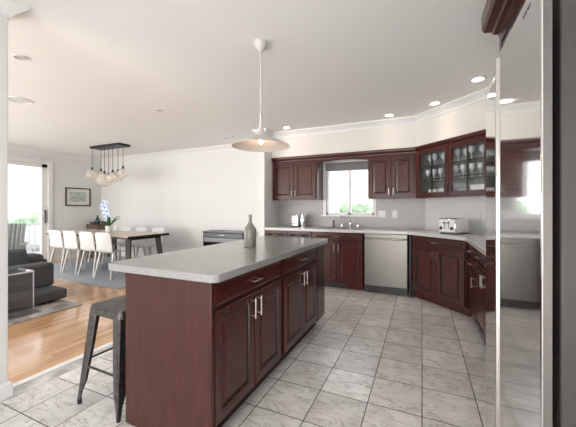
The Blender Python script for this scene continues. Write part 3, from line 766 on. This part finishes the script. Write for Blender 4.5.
# ------------------------------------------------------------------ bar stool
st = thing('bar_stool', 'gunmetal grey metal stool tucked beside the island end', 'stool', (-1.785, 1.372, 0), -.03)
hs, hf, SZ = .155, .198, .62
b = BM(); prism(b, rounded(-hs, hs, -hs, hs, .035), SZ-.012, SZ)
so = obj('seat', b, M['gun'], st, bevel=.004)
b = BM(); prism(b, rounded(-hs-.003, hs+.003, -hs-.003, hs+.003, .035), SZ-.055, SZ-.012); obj('seat_skirt', b, M['gun'], st, bevel=.003)
b = BM(); prism(b, rounded(-.03, .03, -.012, .012, .01), SZ-.001, SZ+.0008); obj('seat_slot', b, M['black'], st)
for sx_ in (-1, 1):
    for sy_ in (-1, 1):
        b = BM()
        z0, z1 = .03, SZ-.03
        # L-shaped angled leg: two tapering flanges
        def leg_c(t): return (sx_*(hf+(hs-.006-hf)*t), sy_*(hf+(hs-.006-hf)*t), z0+(z1-z0)*t)
        for ax in (0, 1):
            A = []
            for t, w in ((0, .022), (.07, .026), (.18, .046), (.5, .060), (1, .070)):
                cx_, cy_, cz_ = leg_c(t)
                if ax == 0: q = [(cx_, cy_), (cx_-sx_*w, cy_), (cx_-sx_*w, cy_-sy_*.006), (cx_, cy_-sy_*.006)]
                else: q = [(cx_, cy_), (cx_-sx_*.006, cy_), (cx_-sx_*.006, cy_-sy_*w), (cx_, cy_-sy_*w)]
                A.append([b.verts.new((*p, cz_)) for p in q])
            for r0, r1 in zip(A, A[1:]):
                for i in range(4): b.faces.new([r0[i], r0[(i+1)%4], r1[(i+1)%4], r1[i]])
            b.faces.new(A[0][::-1]); b.faces.new(A[-1])
        lg = obj('leg', b, M['gun'], st, bevel=.0015)
        # stamped slot along the outer flange
        c0, c1 = leg_c(.28), leg_c(.62)
        b = BM()
        e = .0006
        q = [(c0[0]-sx_*.012, c0[1]+sy_*e, c0[2]), (c0[0]-sx_*.018, c0[1]+sy_*e, c0[2]), (c1[0]-sx_*.022, c1[1]+sy_*e, c1[2]), (c1[0]-sx_*.014, c1[1]+sy_*e, c1[2])]
        va_ = [b.verts.new(p) for p in q]; vb_ = [b.verts.new((p[0], p[1]-sy_*.004, p[2])) for p in q]
        b.faces.new(va_); b.faces.new(vb_[::-1])
        for i in range(4): b.faces.new([va_[i], va_[(i+1)%4], vb_[(i+1)%4], vb_[i]])
        obj('leg_slot', b, M['black'], lg)
        b = BM(); lathe(b, [(.010, 0), (.013, .004), (.013, .034)], 10, (sx_*(hf-.009), sy_*(hf-.009), 0)); obj('foot_cap', b, M['black'], lg)
def at(t): return hf+(hs-.006-hf)*t
z = .24; tt = (z-.03)/(SZ-.06); q = at(tt)-.01
for s in (-1, 1):
    b = BM(); tube(b, [(-q, s*q, z), (q, s*q, z)], .007, 8); obj('crossbar', b, M['gun'], st, smooth=True)
    b = BM(); tube(b, [(s*q, -q, z+.03), (s*q, q, z+.03)], .007, 8); obj('crossbar', b, M['gun'], st, smooth=True)

# ------------------------------------------------------------------ things on the counters
# bottle
b = BM(); lathe(b, [(.044, 0), (.050, .004), (.052, .012), (.052, .140), (.050, .150), (.036, .172), (.018, .198), (.0135, .210), (.013, .252), (.016, .254), (.016, .268), (.011, .27)], 32)
tag(obj('bottle', b, M['olive'], smooth=True), 'olive grey stoneware bottle with narrow neck on the island top', 'bottle', None, (-1.31, 2.15, .914))
# toaster on angled counter
def toaster(loc, rz, label):
    t = thing('toaster', label, 'toaster', loc, rz); t.scale = (.60, 1.15, 1)
    b = BM(); box(b, -.19, .19, -.13, .13, .012, .195); obj('toaster_body', b, M['chrome'], t, bevel=.022, seg=4)
    b = BM(); box(b, -.17, .17, -.11, .11, 0, .014); obj('base', b, M['black'], t)
    b = BM(); box(b, -.165, .165, -.1345, -.130, .03, .18); fp = obj('front_panel', b, M['white_pl'], t, bevel=.002)
    for s in (-1, 1):
        b = BM(); tube(b, [(s*.115, -.134, .075), (s*.115, -.155, .075)], .021, 14); obj('knob', b, M['black'], fp, smooth=True)
        b = BM(); box(b, s*.045-.006, s*.045+.006, -.1365, -.134, .07, .165); obj('lever_slot', b, M['black'], fp)
        b = BM(); box(b, s*.045-.02, s*.045+.02, -.158, -.136, .135, .15); obj('lever', b, M['black'], fp, bevel=.003)
    for s in (-1, 1):
        for u in (-1, 1):
            b = BM(); box(b, s*.085-.065, s*.085+.065, u*.05-.014, u*.05+.014, .194, .1965); obj('bread_slot', b, M['black'], t)
    return t
toaster((.37, 4.34, .914), -.62, 'chrome four slot toaster on the angled corner counter')
# coffee maker / chrome appliance on left counter
km = thing('knife_block', 'chrome block holding dark handled knives on the left counter', 'knife block', (-2.02, 4.87, .914), .15)
b = BM(); box(b, -.07, .05, -.07, .07, 0, .20); obj('block', b, M['chrome'], km, bevel=.008)
b = BM(); box(b, -.08, .06, -.08, .08, 0, .02); obj('base', b, M['black'], km, bevel=.004)
for i in range(3):
    for j in range(3):
        b = BM(); tube(b, [(-.048+.038*i, -.078, .06+.055*j), (-.048+.038*i, -.064, .06+.055*j)], .009, 8); obj('knife_end', b, M['black'], km, smooth=True)
b = BM(); lathe(b, [(.045, 0), (.048, .01), (.048, .23), (.04, .25), (.01, .255)], 24); tag(obj('canister', b, M['chrome'], smooth=True), 'tall chrome canister beside the knife block', 'canister', None, (-1.895, 4.87, .914))
# faucet
fa = thing('faucet', 'chrome gooseneck faucet behind the sink below the window', 'faucet', (-1.24, 5.01, .914))
b = BM(); lathe(b, [(.028, 0), (.028, .01), (.018, .02), (.016, .05)], 16); obj('base', b, M['chrome'], fa, smooth=True)
b = BM(); tube(b, [(0, 0, .04), (0, 0, .16)]+[(-.0, -.055+.055*math.cos(a), .16+.055*math.sin(a)) for a in [PI*i/8 for i in range(1, 9)]]+[(0, -.11, .12)], .011, 10); obj('spout', b, M['chrome'], fa, smooth=True)
b = BM(); tube(b, [(.02, 0, .05), (.075, -.01, .085)], [.007, .009], 8); obj('lever', b, M['chrome'], fa, smooth=True)
b = BM(); lathe(b, [(.022, 0), (.022, .008), (.013, .02), (.012, .07), (.016, .09), (.016, .115), (.006, .12)], 14); tag(obj('side_sprayer', b, M['black_m'], smooth=True), 'dark side sprayer left of the chrome faucet', 'sprayer', None, (-1.38, 4.99, .914))
sd_ = thing('soap_dispenser', 'small soap bottle with pump right of the faucet', 'dispenser', (-1.09, 5.0, .914))
b = BM(); lathe(b, [(.026, 0), (.028, .01), (.028, .08), (.012, .1)], 16); obj('bottle_body', b, M['chrome'], sd_, smooth=True)
b = BM(); tube(b, [(0, 0, .1), (0, 0, .13), (0, -.035, .13)], .005, 8); obj('pump', b, M['black_m'], sd_, smooth=True)
b = BM(); lathe(b, [(.018, 0), (.018, .05), (.008, .06)], 14); tag(obj('air_gap_cap', b, M['chrome'], smooth=True), 'short chrome cap at the right side of the sink', 'cap', None, (-.97, 5.0, .914))
# outlets and switches
def plate(loc, rz, w, label, kind, n):
    t = thing(kind, label, 'switch' if 'switch' in kind else 'outlet', loc, rz)
    b = BM(); box(b, -w/2, w/2, -.006, 0, -.058, .058); obj('cover_plate', b, M['white_pl'], t, bevel=.002)
    for k in range(n):
        cx_ = (k-(n-1)/2)*.046
        if 'switch' in kind:
            b = BM(); box(b, cx_-.016, cx_+.016, -.009, -.006, -.033, .033); obj('rocker', b, M['white_pl'], t, bevel=.001)
        else:
            for s in (-1, 1):
                b = BM(); box(b, cx_-.014, cx_+.014, -.008, -.006, s*.022-.013, s*.022+.013); oo = obj('socket', b, M['white_pl'], t, bevel=.001)
                b = BM(); box(b, cx_-.007, cx_-.004, -.0085, -.0078, s*.022-.005, s*.022+.006); box(b, cx_+.004, cx_+.007, -.0085, -.0078, s*.022-.005, s*.022+.006); obj('slots', b, M['black'], oo)
plate((-.60, 5.103, 1.145), 0, .118, 'white double light switch on the grey backsplash right of the window', 'light_switch', 2)
plate((-.40, 5.103, 1.145), 0, .072, 'white outlet on the grey backsplash, right of the double switch', 'power_outlet', 1)
def diagw(t, off=.008): return (.05+t*rt-off*rt, 5.11-t*rt-off*rt)
x_, y_ = diagw(.60); plate((x_, y_, 1.13), -PI/4, .072, 'white outlet on the corner wall just behind the toaster', 'power_outlet', 1)
x_, y_ = diagw(.86); plate((x_, y_, 1.13), -PI/4, .072, 'white outlet on the corner wall right of the toaster, by the refrigerator', 'power_outlet', 1)
plate((-2.452, 4.97, 1.14), PI/2, .072, 'white outlet on the short side wall left of the backsplash', 'power_outlet', 1)

# ------------------------------------------------------------------ dining room
b = BM(); prism(b, rounded(-7.35, -4.25, 3.10, 5.05, .02), .0005, .012)
tag(obj('area_rug', b, M['rug_d'], bevel=.003), 'plain blue-grey rug under the dining table', 'rug')
tb = thing('dining_table', 'long dining table with pale top, dark edge and dark metal legs', 'table', (-5.83, 4.02, .0125))
TW, TD = 1.22, .46
b = BM(); box(b, -TW, TW, -TD, TD, .716, .738); obj('tabletop', b, M['table_top'], tb, bevel=.003)
b = BM(); box(b, -TW+.01, TW+.004, -TD+.0, TD-.0, .69, .716); box(b, TW-.008, TW+.004, -TD, TD, .69, .737); obj('table_edge', b, M['table_edge'], tb, bevel=.002)
for s in (-1, 1):
    for u in (-1, 1):
        b = BM(); frustum(b, (s*(TW-.10)+(.85 if s<0 else 0), u*(TD-.08), 0), (.045, .02), (s*(TW-.16)+(.85 if s<0 else 0), u*(TD-.14), .69), (.06, .02)); obj('leg', b, M['table_edge'], tb, bevel=.003)
    b = BM(); xq = s*(TW-.15)+(.85 if s < 0 else 0); box(b, xq-.02, xq+.02, -TD+.1, TD-.1, .65, .69); obj('crossbar', b, M['table_edge'], tb)
def make_chair():
    t = thing('dining_chair', '', 'chair')
    # moulded shell, seat facing +y, back at -y : side profile points (y, z, half width)
    prof = [(.22, .425, .16), (.21, .445, .195), (.12, .452, .205), (.0, .445, .205), (-.12, .44, .20), (-.175, .455, .195), (-.20, .50, .188), (-.212, .58, .180), (-.228, .68, .185), (-.245, .77, .182), (-.252, .812, .165)]
    b = BM(); n = 8; rows = []
    for (y, z, hw) in prof:
        row = []
        for i in range(n+1):
            u = -1+2*i/n
            if z > .47: yy, zz = y+.03*u*u*min(1, (z-.45)/.1), z-(.012*u*u if z > .8 else 0)
            else: yy, zz = y, z+.018*u*u*(1 if y < .2 else 0)
            row.append(b.verts.new((u*hw, yy, zz)))
        rows.append(row)
    for r0, r1 in zip(rows, rows[1:]):
        for i in range(n): b.faces.new([r0[i], r0[i+1], r1[i+1], r1[i]])
    o = obj('seat_shell', b, M['white_pl'], t, smooth=True)
    s = o.modifiers.new('solid', 'SOLIDIFY'); s.thickness = .014; s.offset = 0
    s = o.modifiers.new('sub', 'SUBSURF'); s.levels = 1; s.render_levels = 1
    for sx2 in (-1, 1):
        for fy, by in ((.17, .22), (-.13, -.22)):
            b = BM(); tube(b, [(sx2*.15, fy, .44), (sx2*.185, by, 0)], [.020, .014], 8); obj('leg', b, M['chair_leg'], t, smooth=True)
    return t
chair = make_chair()
near = [(-6.52, 3.66, .06, 'nearest the sliding door'), (-6.04, 3.65, .05, 'second from the sliding door'), (-5.54, 3.64, .08, 'third from the sliding door'), (-5.06, 3.62, .10, 'nearest the kitchen island')]
for i, (x, y, a, l) in enumerate(near):
    lab = 'white moulded dining chair on the near side of the table, '+l
    if i == 0:
        chair.location = (x, y, .0128); chair.rotation_euler = (0, 0, a); chair['label'] = lab; chair['group'] = 'white chairs around the dining table'
    else: dup(chair, (x, y, .0128), a, lab, 'white chairs around the dining table')
for x, l in ((-6.66, 'leftmost, behind the orchid'), (-6.19, 'second from left'), (-5.70, 'second from right'), (-5.18, 'rightmost, at the table end')):
    dup(chair, (x, 4.52, .0128), PI+random.uniform(-.06, .06), 'white moulded dining chair on the far side of the table, '+l, 'white chairs around the dining table')
# orchid
oz = .7505
op = thing('potted_orchid', 'blue and white orchid in a white pot on the dining table', 'plant', (-5.80, 4.06, oz)); op.scale = (1.0,)*3
b = BM(); lathe(b, [(.055, 0), (.06, .005), (.075, .13), (.07, .13), (.066, .11)], 20); obj('pot', b, M['pot'], op, smooth=True)
rnd = random.Random(4)
for a, L_, up_ in ((.2, .27, .16), (2.9, .22, .14), (1.3, .2, .2), (4.2, .2, .12), (5.6, .24, .2)):
    b = BM(); rows = []
    for i in range(7):
        t_ = i/6; r_ = L_*t_; z_ = .12+up_*math.sin(t_*1.7)
        w_ = .03*math.sin(PI*min(1, t_*.9+.1))+.002
        c_ = Vector((math.cos(a)*r_, math.sin(a)*r_, z_)); s_ = Vector((-math.sin(a), math.cos(a), 0))*w_
        rows.append([b.verts.new(c_-s_), b.verts.new(c_-Vector((0,0,.008))), b.verts.new(c_+s_)])
    for r0, r1 in zip(rows, rows[1:]):
        for i in range(2): b.faces.new([r0[i], r0[i+1], r1[i+1], r1[i]])
    lf = obj('leaf', b, M['leaf'], op, smooth=True); s = lf.modifiers.new('solid', 'SOLIDIFY'); s.thickness = .004
stemp = [(0, 0, .12), (-.02, 0, .3), (-.05, -.01, .5), (-.09, -.02, .62), (-.15, -.03, .66)]
b = BM(); tube(b, stemp, [.005, .004, .004, .003, .002], 6); obj('flower_stem', b, M['leaf'], op)
def bloom(c, s):
    b = BM()
    for k in range(5):
        a = 2*PI*k/5+.3
        sphere(b, (c[0]+math.cos(a)*s*.6, c[1]-.01, c[2]+math.sin(a)*s*.6), s*.6, 8, 6, (1, 1, 1))
    for v in b.verts: v.co.y = c[1]+(v.co.y-c[1])*.35
    f = obj('bloom', b, M['petal'], op, smooth=True)
    b = BM(); sphere(b, (c[0], c[1]-.018, c[2]), s*.3, 8, 6); obj('bloom_centre', b, M['petal_c'], f, smooth=True)
for c in ((-.10, -.03, .64), (-.03, -.04, .62), (-.12, -.05, .56), (-.04, -.05, .54), (-.09, -.05, .47), (-.01, -.05, .46), (-.06, -.05, .39), (.0, -.04, .37), (-.05, -.04, .31)): bloom(((c[0]+.055)*1.6-.055, c[1], c[2]-.035), .05)
# sideboard with vase
sb = thing('sideboard', 'small walnut sideboard in the dining room corner below the picture', 'sideboard', (-7.68, 5.085, 0)); sb.scale = (1, .8, 1)
b = BM(); box(b, -.2, .2, -.22, .22, .10, .80); obj('cabinet_body', b, M['sideboard'], sb, bevel=.004)
b = BM(); box(b, -.21, .21, -.235, .235, .80, .825); obj('top', b, M['sideboard'], sb, bevel=.003)
for k in (0, 1):
    b = BM(); box(b, .2, .215, -.21+.215*k, -.005+.215*k, .12, .78); dd = obj('door', b, M['sideboard'], sb, bevel=.003)
    b = BM(); sphere(b, (.225, -.03+.06*k, .5), .012, 8, 6); obj('knob', b, M['nickel'], dd)
for s in (-1, 1):
    for u in (-1, 1):
        b = BM(); box(b, s*.17-.02, s*.17+.02, u*.19-.02, u*.19+.02, 0, .10); obj('leg', b, M['sideboard'], sb)
b = BM(); lathe(b, [(.05, 0), (.085, .04), (.09, .10), (.06, .17), (.025, .22), (.02, .27), (.028, .28)], 20)
tag(obj('vase', b, M['teal'], smooth=True), 'dark teal vase on the corner sideboard', 'vase', None, (-7.70, 5.07, .825)).scale = (.75, .75, .85)
b = BM(); box(b, -.06, .06, -.07, .07, 0, .07); tag(obj('wooden_box', b, M['table_edge'], bevel=.004), 'small dark box on the sideboard left of the teal vase', 'box', None, (-7.66, 4.955, .825))
b = BM(); box(b, -.06, .06, -.06, .06, 0, .09); tag(obj('wooden_box', b, M['sideboard'], bevel=.004), 'brown wooden box on the sideboard right of the teal vase', 'box', None, (-7.61, 5.21, .825))
# picture
pc = thing('framed_picture', 'dark framed pale print on the wall right of the sliding door', 'picture', (-7.898, 4.705, 1.525))
b = BM(); hw, hh, f = .30, .225, .028
box(b, 0, .025, -hw, -hw+f, -hh, hh); box(b, 0, .025, hw-f, hw, -hh, hh); box(b, 0, .025, -hw+f, hw-f, -hh, -hh+f); box(b, 0, .025, -hw+f, hw-f, hh-f, hh)
obj('frame', b, M['frame'], pc, bevel=.003)
b = BM(); box(b, .002, .008, -hw+f, hw-f, -hh+f, hh-f); obj('mat_board', b, M['mat_board'], pc)
b = BM(); box(b, .008, .0095, -.19, .19, -.12, .12); obj('print', b, M['art'], pc)
# console against the dining wall
cs = thing('console_cabinet', 'low dark grey console with wide drawer against the white wall behind the island', 'console', (-3.63, 4.90, 0))
b = BM(); box(b, -.50, .50, 0, .38, .745, .775); obj('top', b, M['console'], cs, bevel=.003)
b = BM(); box(b, -.49, -.47, .01, .38, 0, .745); box(b, .47, .49, .01, .38, 0, .745); box(b, -.47, .47, .36, .38, .08, .745); box(b, -.47, .47, .01, .36, .08, .10); box(b, -.47, .47, .02, .36, .53, .55)
obj('cabinet_body', b, M['black'], cs)
b = BM(); box(b, -.468, .468, 0, .02, .655, .735); d = obj('drawer', b, M['console'], cs, bevel=.003)
b = BM(); box(b, -.05, .05, -.014, 0, .695, .707); obj('handle', b, M['nickel'], d)
b = BM(); box(b, -.468, .468, 0, .02, .56, .645); d = obj('drawer', b, M['console_l'], cs, bevel=.003)

# ------------------------------------------------------------------ living room
b = BM(); prism(b, [(-7.0, -1.2), (-3.97, -1.2), (-3.97, 2.42), (-7.0, 2.42)], .0005, .012)
tag(obj('area_rug', b, M['rug_s'], bevel=.003), 'grey patterned rug under the charcoal sofa', 'rug')
sf = thing('sofa', 'low charcoal grey upholstered sofa with deep base at the left edge', 'sofa', (-4.9, 1.26, .0125))
b = BM(); box(b, -.55, .56, -1.2, 1.20, .03, .16); obj('seat_base', b, M['sofa'], sf, bevel=.035, seg=4)
b = BM(); box(b, -.05, .22, -1.2, 1.22, .155, .47); obj('backrest', b, M['sofa'], sf, bevel=.035, seg=4)
b = BM(); box(b, -.55, -.05, -1.15, 1.05, .15, .32); obj('seat_cushion', b, M['sofa'], sf, bevel=.04, seg=4)
b = BM(); box(b, -.62, -.30, 1.06, 1.38, .03, .545); obj('armrest', b, M['sofa'], sf, bevel=.08, seg=5)
for s in (-1, 1):
    for u in (-1, 1):
        b = BM(); box(b, s*.45-.03, s*.45+.03, u*1.05-.03, u*1.05+.03, 0, .04); obj('foot', b, M['black'], sf)
def cushion(loc, rot, w, h, m, label):
    b = BM(); n = 8; F = []; K = []
    for i in range(n+1):
        for j in range(n+1):
            u, v = -1+2*i/n, -1+2*j/n
            e = (1-u**4)*(1-v**4); q = 1-.06*(u*u*v*v)
            F.append(b.verts.new((u*w/2*q, -.075*e**.5, v*h/2*q))); K.append(b.verts.new((u*w/2*q, .075*e**.5, v*h/2*q)))
    for i in range(n):
        for j in range(n):
            a = i*(n+1)+j; idx = [a, a+n+1, a+n+2, a+1]
            b.faces.new([F[k] for k in idx]); b.faces.new([K[k] for k in idx[::-1]])
    bmesh.ops.remove_doubles(b, verts=b.verts, dist=1e-4)
    o = obj('sofa_cushion', b, m, smooth=True); o.location = loc; o.rotation_euler = rot
    return tag(o, label, 'cushion')
cushion((-5.16, 2.12, .50), (-.25, 0, PI/2), .55, .34, M['sofa'], 'charcoal cushion leaning on the sofa back, rightmost')
cushion((-5.20, 1.62, .51), (-.3, 0, PI/2+.1), .5, .36, M['cushion'], 'lighter grey cushion on the sofa back, just left of the charcoal one')
# acrylic side table straddling the base
at_ = thing('side_table', 'clear acrylic waterfall side table standing over the sofa base', 'table', (-4.30, 1.70, .012))
b = BM(); box(b, -.33, .0, -.34, .34, .458, .474); obj('tabletop', b, M['acryl'], at_, bevel=.004)
b = BM(); box(b, -.0, .016, -.34, .34, .0, .474); obj('front_panel', b, M['acryl'], at_, bevel=.004)
b = BM(); box(b, .016, .20, -.34, .34, 0, .014); obj('base', b, M['acryl'], at_, bevel=.004)
b = BM(); box(b, .0, .017, .34, .345, .0, .475); box(b, -.33, .0, .34, .345, .457, .475); box(b, .016, .020, -.34, .345, .457, .475); obj('bright_edge_strip', b, M['stem'], at_)  # added whitish strips, painting the bright edge glow into the colour
b = BM(); box(b, -.09, .09, -.12, .12, 0, .012); tag(obj('magazine', b, M['mat_board'], bevel=.001), 'white magazine lying on the acrylic side table', 'magazine', None, (-4.45, 1.62, .4862), .2)
